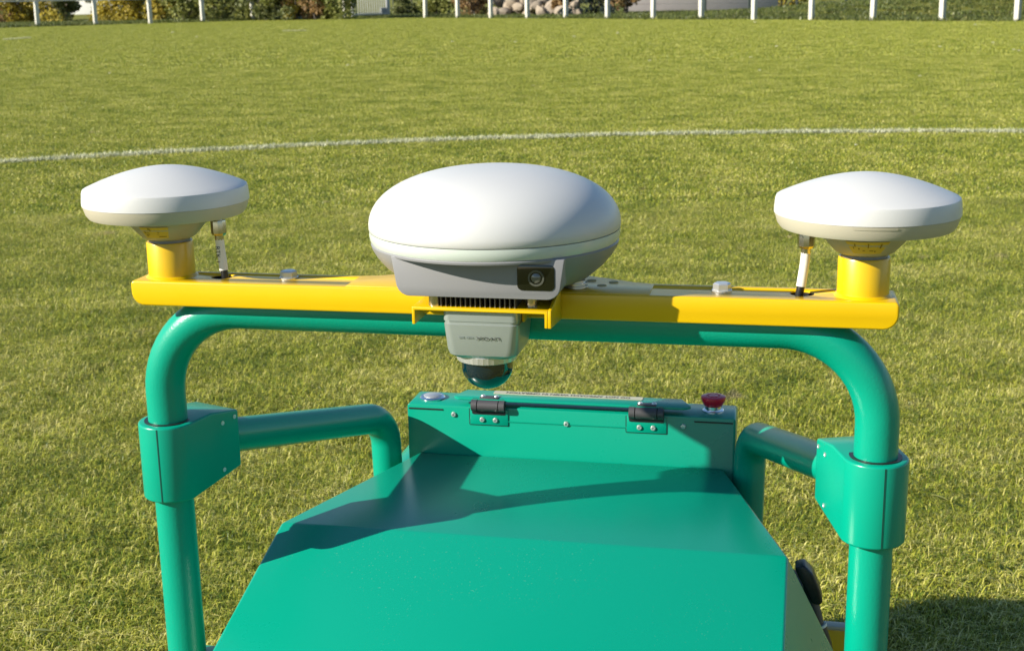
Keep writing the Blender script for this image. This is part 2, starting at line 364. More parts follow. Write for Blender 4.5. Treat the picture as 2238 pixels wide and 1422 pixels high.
def scatter_tree():
    ng = bpy.data.node_groups.new('scatter tufts', 'GeometryNodeTree')
    ng.interface.new_socket('Geometry', in_out='INPUT', socket_type='NodeSocketGeometry'); ng.interface.new_socket('Geometry', in_out='OUTPUT', socket_type='NodeSocketGeometry')
    n, l = ng.nodes, ng.links
    i = n.new('NodeGroupInput'); o = n.new('NodeGroupOutput')
    def na(nm, ty):
        x = n.new('GeometryNodeInputNamedAttribute'); x.data_type = ty; x.inputs['Name'].default_value = nm; return x.outputs['Attribute']
    sep = n.new('GeometryNodeSeparateGeometry'); sep.domain = 'POINT'; l.new(i.outputs[0], sep.inputs[0]); l.new(na('is_point', 'BOOLEAN'), sep.inputs['Selection'])
    mp = n.new('GeometryNodeMeshToPoints'); l.new(sep.outputs[0], mp.inputs[0])
    sp = n.new('GeometryNodeSplitToInstances'); sp.domain = 'POINT'; l.new(sep.outputs[1], sp.inputs[0]); l.new(na('tuft', 'INT'), sp.inputs['Group ID'])
    ip = n.new('GeometryNodeInstanceOnPoints'); l.new(mp.outputs[0], ip.inputs['Points']); l.new(sp.outputs[0], ip.inputs['Instance'])
    ip.inputs['Pick Instance'].default_value = True; l.new(na('pick', 'INT'), ip.inputs['Instance Index'])
    cb = n.new('ShaderNodeCombineXYZ'); l.new(na('turn', 'FLOAT'), cb.inputs['Z']); l.new(cb.outputs[0], ip.inputs['Rotation']); l.new(na('size', 'FLOAT'), ip.inputs['Scale'])
    l.new(ip.outputs[0], o.inputs[0]); return ng
SCATTER = scatter_tree()
def inside_field(x, y, m=0.0):
    # side of the two railing lines nearer to the camera
    a = (x + 21.08) * 1.641 - (y - 61.44) * 2.111; b = (y - 65.31) * 1.642 + (x + 2.352) * 2.121
    return (a > m) & (b < -m)
def scatter(name, label, sets, spacing, region, m, smin=.8, smax=1.2, field=True, zf=None, jit=.45):
    xs, ys = [], []
    y = region[0]
    while y < region[1]:
        hw = region[2] + region[3] * y
        nx = np.arange(-hw, hw, spacing); xs.append(nx); ys.append(np.full(len(nx), y)); y += spacing
    X = np.concatenate(xs) + rng.uniform(-jit, jit, sum(map(len, xs))) * spacing; Y = np.concatenate(ys) + rng.uniform(-jit, jit, len(X)) * spacing
    if field is True: k = inside_field(X, Y)
    elif field is None: k = np.ones(len(X), bool)
    else: k = field(X, Y)
    X, Y = X[k], Y[k]; N = len(X)
    Z = np.zeros(N) if zf is None else zf(X, Y)
    pts = (np.stack([X, Y, Z], 1), rng.uniform(0, 6.28, N), rng.uniform(smin, smax, N), rng.integers(0, len(sets), N))
    me = blade_mesh(name, sets, pts); o = put(name, me, m); md = o.modifiers.new('scatter', 'NODES'); md.node_group = SCATTER
    tag(o, label, 'grass', kind='stuff'); return o
near = [blades(1700, .115, .007 + .001 * (i % 3), .018 + .003 * (i % 4), .0009, .0021, .95 + .1 * (i % 4), 10 + i, .4, comb=.35, longer=1.9) for i in range(8)]
scatter('lawn_grass', 'short yellow-green turf close around the green robot', near, .112, (0.4, 7.0, 1.6, .75), 'blade', .65, 1.3)
mid = [blades(1500, .27, .010, .024, .0022, .0048, 1.25, 30 + i, .3) for i in range(4)]
scatter('lawn_grass', 'olive turf of the pitch around the curved white line', mid, .27, (6.9, 22.0, 2.5, .80), 'blade', .8, 1.2)
far = [blades(3600, 1.1, .011, .022, .007, .014, 1.25, 50 + i, .3) for i in range(4)]
scatter('lawn_grass', 'distant turf of the pitch reaching to the white railing', far, 1.05, (21.8, 74.0, 4.0, .80), 'blade', .8, 1.15)

# ------------------------------------------------------------------ painted white line: an arc of chalked grass
LP = np.array([ground_at(x, y, .012)[:2] for x, y in ((0, 355), (400, 328), (800, 313), (1238, 297.5), (1600, 291), (2238, 287))])
A_ = np.c_[2 * LP, np.ones(len(LP))]; s_ = np.linalg.lstsq(A_, (LP ** 2).sum(1), rcond=None)[0]
LCX, LCY, LR = s_[0], s_[1], math.sqrt(s_[2] + s_[0] ** 2 + s_[1] ** 2)
am = math.atan2(LP[3][1] - LCY, LP[3][0] - LCX); a0, a1 = am + 9.0 / LR, am - 9.0 / LR
g = np.random.default_rng(5); nb = 44000
vv, rr_ = blades(nb, 0.001, .020, .046, .005, .009, .75, 77)
ang = g.uniform(a1, a0, nb); rd = LR + g.normal(0, .042, nb).clip(-.09, .09) + .008 * np.sin(ang * 90) + .006 * np.sin(ang * 37)
vv[:, :, 0] += (LCX + rd * np.cos(ang))[:, None]; vv[:, :, 1] += (LCY + rd * np.sin(ang))[:, None]
tag(put('painted_line', blade_mesh('line', [(vv, rr_)]), 'blade_white'), 'curved white chalk line on the turf behind the robot', 'line', kind='structure')
for i, (x0, y0, x1, y1, n_) in enumerate(((618, 69, 668, 68.5, 500), (8, 88, 66, 84, 500))):
    p, q = ground_at(x0, y0), ground_at(x1, y1); vv, rr_ = blades(n_, .05, .03, .06, .02, .03, .6, 90 + i); t = g.uniform(0, 1, n_)
    vv[:, :, 0] += (p.x + (q.x - p.x) * t)[:, None]; vv[:, :, 1] += (p.y + (q.y - p.y) * t)[:, None]
    tag(put('painted_line', blade_mesh('line', [(vv, rr_)]), 'blade_white'), ('short faint white line far off near the railing', 'faint white line far off at the left edge')[i], 'line', kind='structure')

# ------------------------------------------------------------------ the robot
robot = empty('marking_robot', (BX, BY, 0), -YAW)
tag(robot, 'green line-marking robot with yellow antenna beam and tubular frame on the pitch', 'robot')
ORG[robot.name] = Vector((0, 0, -BZ))         # heights below are measured from the beam's upper face
GZ = -BZ                                      # the ground in those heights

# hood -----------------------------------------------------------------
AL = math.tan(R(17)); CRZ = -.281; CRY = .118
def h2(x, b): return (x, b, CRZ - (CRY - b) * AL)
hood_v = {
 'bl': (-.176, .3585, -.283), 'br': (.186, .3585, -.283), 'kl': (-.2575, CRY, CRZ), 'kr': (.2605, CRY, CRZ),
 'fl': h2(-.2605, -.17), 'fr': h2(.2585, -.17), 'sr': (.362, CRY, -.485), 'sl': (-.362, CRY, -.485),
 'dbl': (-.176, .3585, -.50), 'dbr': (.186, .3585, -.50), 'dsl': (-.362, CRY, -.52), 'dsr': (.362, CRY, -.52), 'dfl': (-.2605, -.17, -.52), 'dfr': (.2585, -.17, -.52)}
bm = bmesh.new(); hv = {k: bm.verts.new(p) for k, p in hood_v.items()}
for f in (('bl', 'br', 'kr', 'kl'), ('kl', 'kr', 'fr', 'fl'), ('kr', 'sr', 'fr'), ('kl', 'fl', 'sl'), ('br', 'dbr', 'sr', 'kr'), ('bl', 'kl', 'sl', 'dbl'),
          ('bl', 'dbl', 'dbr', 'br'), ('fl', 'fr', 'dfr', 'dfl'), ('fr', 'sr', 'dsr', 'dfr'), ('fl', 'dfl', 'dsl', 'sl'), ('sr', 'dbr', 'dsr'), ('sl', 'dsl', 'dbl'), ('dfl', 'dfr', 'dsr', 'dbr', 'dbl', 'dsl')):
    bm.faces.new([hv[k] for k in f])
bmesh.ops.recalc_face_normals(bm, faces=bm.faces); bevel(bm, .0022, 3, 8)
put('hood', finish(bm, smooth=50), 'teal_hood', robot, label='folded teal sheet-metal hood')

# control box ----------------------------------------------------------
PF = .36; PT = -.2225
put('control_box', prism(rrect(.389, .40, .0035, 3, .0045, PT - .20), .052, 'y', .0012), 'teal_sheet', robot, (0, PF, 0), label='upright teal control box with screws along its front')
cbx = bpy.data.objects['control_box']
for x0, x1 in ((-.188, -.146), (.152, .196)):      # folded top tabs with a dark gap
    put('seam_gap', box((x1 - x0, .0012, .0016), 0), 'black', cbx, ((x0 + x1) / 2, PF - .0002, PT - .0055))
put('fold_seam', box((.146, .0012, .0010), 0), 'teal_clamp', cbx, (.004, PF - .0004, PT - .0165))
def screw_mesh(r=.0032):
    bm = bmesh.new(); bm_lathe(bm, [(0, .0009), (r * .36, .0009), (r * .40, .0021), (r * .72, .0020), (r, .0008), (r, -.0004), (0, -.0004)], 20); return finish(bm, smooth=40)
SCREW = screw_mesh(); SCREW.materials.append(M['steel'])
SROT = (R(90), 0, 0)
for x, z in ((-.1326, -.2334), (.0033, -.2385), (.1394, -.2343)):
    put('screw', SCREW, None, cbx, (x, PF, z), SROT)
# hinges
for hx in (-.0895, .0972):
    hg = put('hinge', box((.0462, .0014, .0195), .0004), 'teal_sheet', robot, (hx, PF - .0006, -.2345))
    put('hinge_slot', prism(rrect(.0405, .0195, (.002, .0015, .0015, .002), 3), .0012, 'y'), 'black', hg, (hx, PF - .0018, -.2215))
    for dx, wd, rr in ((-.0166, .0066, .0068), (0, .0245, .0066), (.0166, .0066, .0068)):
        k = bm = bmesh.new(); bm_tube(bm, [(-wd / 2, 0, 0), (wd / 2, 0, 0)], rr, 20); bevel(bm, .0005, 2, 50)
        put('knuckle', finish(bm), 'hinge', hg, (hx + dx, PF - .0035, -.2195))
    put('hinge_arm', box((.022, .010, .004), .0005), 'hinge', hg, (hx, PF + .004, -.2125))
    for dx in (-.008, .008): put('screw', SCREW, None, hg, (hx + dx, PF - .0012, -.2378), SROT)
    put('leaf_gap', box((.0012, .0006, .0195), 0), 'black', hg, (hx - .0236, PF - .0002, -.2345)); put('leaf_gap', box((.0472, .0006, .0010), 0), 'black', hg, (hx, PF - .0002, -.2447))
# lid with warning plate
lid_poly = [(-.1335, .0), (-.127, -.0055), (.139, -.0055), (.1465, .0), (.1465, .004), (.134, .0275), (-.124, .0275), (-.1335, .004)]
lid = put('lid', prism(lid_poly, .0028, 'z', .0008), 'teal_sheet', robot, (.001, PF + .0035, -.2145), (R(1), 0, 0), label='teal flap lid with printed warning plate')
put('warning_plate', prism(rrect(.178, .0105, .0015, 3), .0006, 'z'), 'plate', lid, (.001, PF + .0235, -.2115), (R(1), 0, 0))
put('lettering', text_mesh('DO NOT APPROACH WHEN IN OPERATION', .0078, .0001, .95), 'ink', lid, (.001, PF + .0235, -.2107), (R(1), 0, R(180)))
for hx in (-.0895, .0972):
    for dx in (-.008, .008): put('screw', SCREW, None, lid, (hx + dx, PF + .0062, -.2115), (R(1), 0, 0))
# push button
pb = put('push_button', lathe([(0, .0), (.0152, 0), (.0155, .0016), (.0138, .0034), (.0120, .0034), (.0116, .0022), (0, .0022)], 40), 'chrome', robot, (-.1655, PF + .026, PT), label='round metal push button')
put('button_cap', lathe([(0, .0), (.0106, .0), (.0106, .0022), (.009, .0034), (0, .0038)], 32), 'steel', pb, (-.1655, PF + .026, PT + .0014))
# emergency stop
es = put('emergency_stop', lathe([(0, 0), (.0124, 0), (.0124, .0020), (.0112, .0030), (.0098, .0030), (.0098, .0085), (0, .0085)], 40), 'chrome', robot, (.1718, PF + .025, PT), label='red mushroom emergency stop on a steel collar')
put('mushroom_cap', lathe([(0, .0066), (.0092, .0066), (.0103, .0074), (.0136, .0138), (.0144, .0163), (.0141, .0180), (.0126, .0188), (.0083, .0190), (.0078, .0182), (.0064, .0182), (.0058, .0192), (0, .0195)], 48), 'red', es, (.1718, PF + .025, PT))

# tubular frame ----------------------------------------------------------
TR = .0188; UX = .332; UY = .030; UT = -.0305
upath = fillet([(-UX, UY, -.56), (-UX, UY, UT), (UX, UY, UT), (UX, UY, -.56)], .084, 14)
put('roll_bar', tube(upath, TR, 32), 'teal_tube', robot, label='bent teal tube arch carrying the yellow beam')
for s in (-1, 1):
    sp = fillet([(s * .322, .055, -.172), (s * .2165, .352, -.2385), (s * .2115, .364, -.60)], .042, 12)
    put('side_tube', tube(sp, .0180, 24), 'teal_clamp', robot, label='teal side tube running from %s clamp down past the control box' % ('left' if s < 0 else 'right'))
    # clamp: collar round the upright with a boxed tongue along the side tube
    d = Vector((-s * .106, .297, 0)).normalized(); nrm = Vector((d.y, -d.x, 0)) * (-s)   # towards the middle of the robot
    if nrm.x * s > 0: nrm = -nrm
    ro = .0285; zt, zb = -.1435, -.2195
    # plan outline of the collar, local axes: u along the tongue, v towards the robot's middle
    pl = []
    for k in range(25):
        a = R(90 + 180 * k / 24); pl.append((ro * math.cos(a), ro * math.sin(a)))
    L_ = .067
    bm = bmesh.new()
    def P(u, v, z): q = Vector((s * UX, UY, 0)) + d * u + nrm * v; return (q.x, q.y, z)
    top = [bm.verts.new(P(u, v, zt)) for u, v in pl]; bot = [bm.verts.new(P(u, v, zb)) for u, v in pl]
    # tongue: vertical end, lower edge cut away on a slant, upper edge rising
    v0, v1 = ro, -ro
    e_t0 = bm.verts.new(P(.030, v0, zt + .002)); e_t1 = bm.verts.new(P(.030, v1, zt + .002))
    f_t0 = bm.verts.new(P(L_, v0, zt - .004)); f_t1 = bm.verts.new(P(L_, v1, zt - .004))
    f_b0 = bm.verts.new(P(L_, v0, zt - .063)); f_b1 = bm.verts.new(P(L_, v1, zt - .063))
    # pl[0] is v=+ro, pl[-1] is v=-ro
    n_ = len(pl)
    for i in range(n_ - 1): bm.faces.new((top[i], top[i + 1], bot[i + 1], bot[i]))
    bm.faces.new([top[i] for i in range(n_)] + [e_t1, e_t0]); bm.faces.new((e_t0, e_t1, f_t1, f_t0)); bm.faces.new((f_t0, f_t1, f_b1, f_b0))
    bm.faces.new([bot[i] for i in range(n_)]); bm.faces.new((bot[0], bot[-1], f_b1, f_b0))
    bm.faces.new((top[0], e_t0, f_t0, f_b0, bot[0])); bm.faces.new((top[-1], e_t1, f_t1, f_b1, bot[-1]))
    bmesh.ops.recalc_face_normals(bm, faces=bm.faces); bevel(bm, .0022, 3, 40)
    cl = put('clamp', finish(bm, smooth=40), 'teal_clamp', robot, (0, 0, 0), label='boxy teal clamp on the %s upright' % ('left' if s < 0 else 'right'))
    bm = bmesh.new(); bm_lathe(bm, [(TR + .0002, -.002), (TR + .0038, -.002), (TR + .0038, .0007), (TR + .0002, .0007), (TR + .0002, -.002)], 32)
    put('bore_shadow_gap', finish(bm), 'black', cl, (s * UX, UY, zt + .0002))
    a_ = R(273 if s < 0 else 284); ca = Vector((s * UX, UY, 0)) + Vector((math.cos(a_), math.sin(a_), 0)) * (ro - .0002)
    put('split_line', box((.0010, .0010, zt - zb - .003), 0), 'seam', cl, (ca.x, ca.y, (zt + zb) / 2), (0, 0, a_ + R(90)))
    for u, z in ((.044, zt - .012), (.061, zt - .010), (.042, zt - .060)):
        q = Vector((s * UX, UY, 0)) + d * u + nrm * ro
        put('grub_screw', lathe([(0, .0004), (.0014, .0004), (.0016, .0006), (.0022, .0005), (.0022, -.001), (0, -.001)], 12), 'steel', cl, (q.x, q.y, z), nrm.to_track_quat('Z', 'Y').to_euler())

# yellow beam ------------------------------------------------------------
BL, BH, BD = .686, .0232, .050
prof = rrect(BL, BH, (.0125, .0035, .0035, .0125), 6, 0, -BH / 2)
bme = prism(prof, BD, 'y', .0018, 3, 25)
HOLES = ((-.2645, .0285), (.2645, .0265))
cut = []
for x, y in HOLES:
    bm = bmesh.new(); bm_lathe(bm, [(0, -.018), (.0105, -.018), (.0105, .01), (0, .01)], 32, (x, y, 0)); cut.append(finish(bm))
bme = boolean_cut(bme, cut)
beam = put('cross_beam', bme, 'yellow', robot, label='yellow folded beam across the top of the tube arch')
for x, y in HOLES: put('hole_shade', lathe([(0, -.0172), (.0104, -.0172), (.0104, -.0012), (.0098, -.0012), (.0098, -.0165), (0, -.0165)], 32), 'black', beam, (x, y, 0))  # black insert paints the shade inside each cable hole
tabp = [(-.135, .046), (-.118, .050), (-.092, .064), (-.070, .074), (.072, .074), (.094, .064), (.120, .050), (.137, .046), (.137, .0025), (-.135, .0025)]
put('mount_tab', prism(tabp, .0028, 'z', .0006), 'yellow', beam, (0, 0, -.0021))
for x, y in ((.1005, .0480), (.0920, .0330), (.0800, .0530)):
    put('tab_hole', lathe([(0, 0), (.0042, 0), (.0042, .0003), (0, .0003)], 20), 'tabdot', beam, (x, y, .0007))  # flat discs, their dim colour stands in for shaded open holes
def hexbolt(r=.0078, h=.0060):
    bm = bmesh.new()
    bm_lathe(bm, [(0, 0), (r * 1.12, 0), (r * 1.12, .0014), (0, .0014)], 28)
    pts = [(r * math.cos(R(60 * k + 12)), r * math.sin(R(60 * k + 12))) for k in range(6)]
    a = [bm.verts.new((x, y, .0014)) for x, y in pts]; b = [bm.verts.new((x, y, .0014 + h * .82)) for x, y in pts]; c = [bm.verts.new((x * .82, y * .82, .0014 + h)) for x, y in pts]
    bm.faces.new(a[::-1]); bm.faces.new(c)
    for k in range(6):
        j = (k + 1) % 6; bm.faces.new((a[k], a[j], b[j], b[k])); bm.faces.new((b[k], b[j], c[j], c[k]))
    return finish(bm, smooth=25)
HB = hexbolt(); HB.materials.append(M['steel'])
for x, y, z in ((-.199, .030, .0001), (.197, .0275, .0001)): put('hex_bolt', HB, None, beam, (x, y, z))
# antenna posts and antennas
for s in (-1, 1):
    ax, ay = s * .3145, .0285
    put('antenna_post', lathe([(0, -.0005), (.0245, -.0005), (.0232, .0012), (.0217, .0022), (.0215, .0035), (.0215, .0320), (.0208, .0333), (0, .0333)], 48), 'yellow', robot, (ax, ay, 0), label='short yellow post under the %s antenna' % ('left' if s < 0 else 'right'))
    # mushroom antenna: white radome over a cream base
    nd = 14; Rr, zr, zc = .0730, .0848, .1035
    dome = [(.0700, .0600), (.0735, .0640), (.0752, .0700), (.0757, .0706), (.0757, .0735), (.0750, .0815), (.0742, .0840), (Rr, zr)]
    for k in range(1, nd + 1):
        t = k / nd; r = Rr * (1 - t); x = r / Rr
        dome.append((r, zr + (zc - zr) * (1 - x ** 1.8)))
    an = put('antenna', lathe([p for p in dome if p[1] > .0702], 96, 20), 'white_abs', robot, (ax, ay, 0), label='%s white mushroom antenna on a yellow post' % ('left' if s < 0 else 'right'))
    put('lower_shell', lathe([(0, .0578), (.0660, .0578), (.0703, .0586), (.0728, .0620), (.0751, .0695), (.0753, .0704), (0, .0704)], 96, 25), 'cream', an, (ax, ay, 0))
    put('seam', lathe([(.0747, .0712), (.0752, .0712), (.0752, .0719), (.0747, .0719), (.0747, .0712)], 96, 25), 'ink_soft', an, (ax, ay, 0)) if False else None
    put('hub', lathe([(0, .0365), (.0215, .0365), (.0245, .0380), (.0335, .0480), (.0378, .0560), (.0385, .0600), (0, .0600)], 64, 30), 'cream', an, (ax, ay, 0))
    put('thread_collar', lathe([(0, .0325), (.0190, .0325), (.0190, .0370), (0, .0370)], 40), 'grey', an, (ax, ay, 0))
    # label on the hub cone, bent round it
    c0 = math.atan2(-1.105 - ay, .254 - ax) + (R(-24) if s < 0 else R(4)); hw = R(23) if s < 0 else R(30)
    bm = bmesh.new(); NG = 12; rows = []
    for (rr, z, wf) in ((.0262, .0400, 1.0 if s < 0 else .78), (.0354, .0513, 1.0)):
        rows.append([bm.verts.new(((rr + .0007) * math.cos(c0 + hw * wf * (2 * k / NG - 1)), (rr + .0007) * math.sin(c0 + hw * wf * (2 * k / NG - 1)), z)) for k in range(NG + 1)])
    for k in range(NG): bm.faces.new((rows[0][k], rows[0][k + 1], rows[1][k + 1], rows[1][k]))
    put('sticker', finish(bm), 'label', an, (ax, ay, 0))
    # printed marks, curved with the sticker
    bm = bmesh.new()
    def mark(a, b, t0, t1):
        vs = []
        for (u, t) in ((a, t0), (b, t0), (b, t1), (a, t1)):
            rr = .0262 + (.0354 - .0262) * t + .0010; z = .0400 + .0113 * t; vs.append(bm.verts.new((rr * math.cos(c0 + hw * u), rr * math.sin(c0 + hw * u), z)))
        bm.faces.new(vs)
    if s < 0:
        for a, b, t0, t1 in ((-.8, -.68, .46, .60), (-.74, -.62, .2, .34), (-.6, .35, .50, .55), (-.6, .3, .34, .38), (.25, .85, .12, .2), (-.38, -.26, .78, .92), (-.28, -.20, .66, .84)): mark(a, b, t0, t1)
    else:
        for a, b, t0, t1 in ((-.62, -.56, .58, .84), (-.46, -.38, .36, .48), (-.24, -.12, .25, .31), (.0, .05, .5, .86), (.10, .3, .24, .29), (.58, .66, .48, .84), (.36, .44, .18, .26), (-.7, -.66, .4, .6)): mark(a, b, t0, t1)
    put('print_marks', finish(bm), 'brown_ink', an, (ax, ay, 0))
    if s > 0:
        cc = math.atan2(-1.105 - ay, .254 - ax) + R(6); bm = bmesh.new(); r0, r1 = [], []
        for k in range(9):
            a = cc + R(-13 + 26 * k / 8); r0.append(bm.verts.new((.0749 * math.cos(a), .0749 * math.sin(a), .0676))); r1.append(bm.verts.new((.0757 * math.cos(a), .0757 * math.sin(a), .0701)))
        for k in range(8): bm.faces.new((r0[k], r0[k + 1], r1[k + 1], r1[k]))
        put('pry_tab', finish(bm), 'cream', an, (ax, ay, 0))
    # connector, sleeve and cable
    cx, cy = (-.2645, .0285) if s < 0 else (.2665, .0265); hxy = HOLES[0 if s < 0 else 1]
    bm = bmesh.new(); bm_lathe(bm, [(0, .0600), (.0042, .0600), (.0042, .0535), (.0070, .0535), (.0073, .0525), (.0073, .0415), (.0060, .0395), (.0042, .0393), (.0042, .0350), (0, .0350)], 10)
    put('connector', finish(bm, smooth=25), 'nickel', an, (cx, cy, 0))
    ex_ = -.2612 if s < 0 else .2626; ey_ = hxy[1] - .001
    cp = [Vector((cx, cy, .0355)), Vector((cx + (ex_ - cx) * .15, cy, .027)), Vector((cx + (ex_ - cx) * .45, cy, .017)), Vector((cx + (ex_ - cx) * .8, ey_, .0065)), Vector((ex_ + (ex_ - cx) * .25, ey_, -.004)), Vector((ex_ + (ex_ - cx) * .6, ey_ + .002, -.0165))]
    put('cable_sleeve', tube(cp[:4], .0041, 14), 'sleeve', an); put('cable', tube(cp[3:], .0034, 12), 'black', an)
    # sleeve print, standing on its side
    if s < 0:
        tm = text_mesh('RTK 1', .0062, .0001); put('lettering', tm, 'ink', an, (cx - .0008, cy - .0042, .0215), (R(90), R(90), R(6)))

# receiver on the middle of the beam ---------------------------------------
RX, RYc = -.0030, .030
RXY = (RX, RYc, -.004)
def wider(me, k=1.022): me.transform(Matrix.Diagonal((k, k, 1, 1))); return me
nd = 22; dm = [(.1055, .0555), (.1078, .0562), (.1088, .0578)]
for k in range(1, nd + 1):
    t = k / nd * math.pi / 2; r = .109 * math.cos(t) ** (2 / 2.25); z = .0578 + .0520 * math.sin(t) ** (2 / 2.25); dm.append((max(r, 0) if k < nd else 0, z))
rc = put('receiver', wider(lathe(dm, 96, 40)), 'white_abs', robot, RXY, label='large white-domed grey receiver with a camera window')
put('light_band', wider(lathe([(.1020, .0457), (.1064, .0457), (.1078, .0482), (.1085, .0525), (.1082, .0556), (.1020, .0556)], 96, 50)), 'mint', rc, RXY)
lowb = (lathe([(0, .0105), (.066, .0105), (.0760, .0116), (.0835, .0150), (.0955, .0255), (.1028, .0345), (.1064, .0410), (.1073, .0445), (.1060, .0458), (0, .0458)], 96, 22))
lowb = boolean_cut(wider(lowb), [box((.30, .10, .10), 0, (0, -.0860 - .05, .0428 - .05))])
lowb.set_sharp_from_angle(angle=R(22)); put('lower_body', lowb, 'grey', rc, RXY)
# brow and front block
fb = [( .0735, .0395), (-.0735, .0395), (-.0700, .0165)] + [(-.0700 + .0115 * (1 - math.cos(R(a))) + .0, .0172 - .0115 * math.sin(R(a))) for a in (15, 35, 55, 75, 90)] + [(.0700 - .0115 * (1 - math.cos(R(a))), .0172 - .0115 * math.sin(R(a))) for a in (90, 75, 55, 35, 15)] + [(.0700, .0165)]
put('front_block', prism(fb, .085, 'y', .0009, 2, 50), 'grey', rc, (.0005, -.0570, .0012))
wp = rrect(.0312, .0215, .0042, 5)
cw = put('camera_window', prism(wp, .0008, 'y', .0002), 'black_gloss', rc, (.0503, -.0577, .0254))
def ring_y(r0, r1, d=.0008):
    bm = bmesh.new(); bm_lathe(bm, [(r0, 0), (r1, 0), (r1, d), (r0, d), (r0, 0)], 32); me = finish(bm); me.transform(Matrix.Rotation(R(90), 4, 'X')); return me
put('lens_ring', ring_y(.0052, .0068), 'lens', rc, (.0506, -.0577, .0252))
lg = lathe([(0, .0012), (.0022, .0010), (.0040, .0002), (.0040, 0), (0, 0)], 24); lg.transform(Matrix.Rotation(R(90), 4, 'X')); put('lens', lg, 'lensglass', rc, (.0506, -.0577, .0252))
# neck, washers
put('neck', lathe([(0, 0), (.034, 0), (.034, .0078), (0, .0078)], 40), 'grey', rc, (0, .026, 0))
bm = bmesh.new()
for z in (.0012, .0036): bm_lathe(bm, [(0, z), (.0105, z), (.0105, z + .0014), (0, z + .0014)], 28)
bm_lathe(bm, [(0, 0), (.0085, 0), (.0085, .0072), (0, .0072)], 24)
for sx in (-.0705, .0705): put('standoff', finish(bm.copy()), 'steel', rc, (sx, .022, .0006))
bm.free()
# bracket under the receiver ------------------------------------------------
bk = [(-.0585, -.0190), (-.0585, -.0040), (.0585, -.0040), (.0585, -.0190), (.0558, -.0190), (.0558, -.0068), (-.0558, -.0068), (-.0558, -.0190)]
brk = put('sensor_bracket', prism(bk, .0505, 'y', .0005), 'yellow', robot, (0, -.0500, 0), label='yellow channel bracket below the receiver')
put('gusset', prism([(-.0500, -.0190), (-.0500, -.0040), (-.003, .0050), (-.0005, -.0005), (-.0005, -.0228)], .0026, 'x', .0004), 'yellow', brk, (.0587, 0, 0))
put('gusset', prism([(-.030, -.0190), (-.030, -.0068), (-.0005, -.0068), (-.0005, -.0190)], .0022, 'x', .0003), 'yellow', brk, (.0326, 0, 0))
bm = bmesh.new(); bm_box(bm, (0, 0, .0100), (.0720, .060, .0016))
for k in range(16): bm_box(bm, (-.0318 + .0636 * k / 15, 0, .0030), (.0009, .056, .0130))
hs = put('heat_sink', finish(bm, smooth=0), 'fin', robot, (-.002, -.018, 0), label='dark finned heat sink between receiver and bracket')
put('spacer', lathe([(0, 0), (.0055, 0), (.0055, .0115), (0, .0115)], 20), 'nickel', hs, (-.0405, -.040, -.004))
put('spacer', lathe([(0, 0), (.0055, 0), (.0055, .0115), (0, .0115)], 20), 'nickel', hs, (.0420, -.034, -.004))
# lidar -----------------------------------------------------------------
LX, LY = -.0005, -.0125
def loft(layers, n=6):
    bm = bmesh.new(); rs = []
    for (w_, r_, z) in layers: rs.append([bm.verts.new((x, y, z)) for x, y in rrect(w_, w_, r_, n)])
    for a, b in zip(rs, rs[1:]):
        for k in range(len(a)): bm.faces.new((a[k], a[(k + 1) % len(a)], b[(k + 1) % len(b)], b[k]))
    bm.faces.new(rs[0]); bm.faces.new(rs[-1]); return finish(bm, smooth=32)
ld = put('lidar_sensor', loft([(.0640, .005, -.0072), (.0655, .006, -.0082), (.0655, .006, -.0165), (.0640, .0065, -.0172), (.0640, .0065, -.0188), (.0655, .0070, -.0195), (.0648, .0080, -.0260), (.0622, .009, -.0425), (.0600, .010, -.0470), (.0530, .012, -.0502), (.0450, .013, -.0506)]), 'alu', robot, (LX, LY, 0), label='small silver lidar hanging dome-down from the bracket')
bm = bmesh.new(); seg = 72; rings = []
for z, r in ((-.0498, .0262), (-.0506, .0268), (-.0562, .0262), (-.0570, .0250), (-.0570, .018)):
    rings.append([bm.verts.new((r * (1 + (.012 if (i % 2 and -.0565 < z < -.050) else 0)) * math.cos(2 * math.pi * i / seg), r * (1 + (.012 if (i % 2 and -.0565 < z < -.050) else 0)) * math.sin(2 * math.pi * i / seg), z)) for i in range(seg)])
for a, b in zip(rings, rings[1:]):
    for k in range(seg): bm.faces.new((a[k], a[(k + 1) % seg], b[(k + 1) % seg], b[k]))
put('knurled_ring', finish(bm, smooth=15), 'steel', ld, (LX - .002, LY, 0))
gd = [(.0228, -.0568), (.0228, -.0620)] + [(.0228 * math.cos(R(a)), -.0620 - .0228 * .96 * math.sin(R(a))) for a in range(8, 90, 8)] + [(0, -.0620 - .0228 * .96)]
put('dome_window', lathe(gd, 64, 60), 'lidarglass', ld, (LX - .002, LY, 0))
# lettering, upside down like the sensor itself
fy = LY - .0322
tilt = math.atan2(.002, .016)
put('lettering', text_mesh('LIVOX', .0038, .0001, width=.0205), 'ink', ld, (.0062, fy - .00055, -.0308), (R(90) + R(4), R(180), 0))
put('lettering', text_mesh('MID 360', .0026, .0001, width=.0125), 'ink_soft', ld, (-.0135, fy - .00055, -.0303), (R(90) + R(4), R(180), 0))

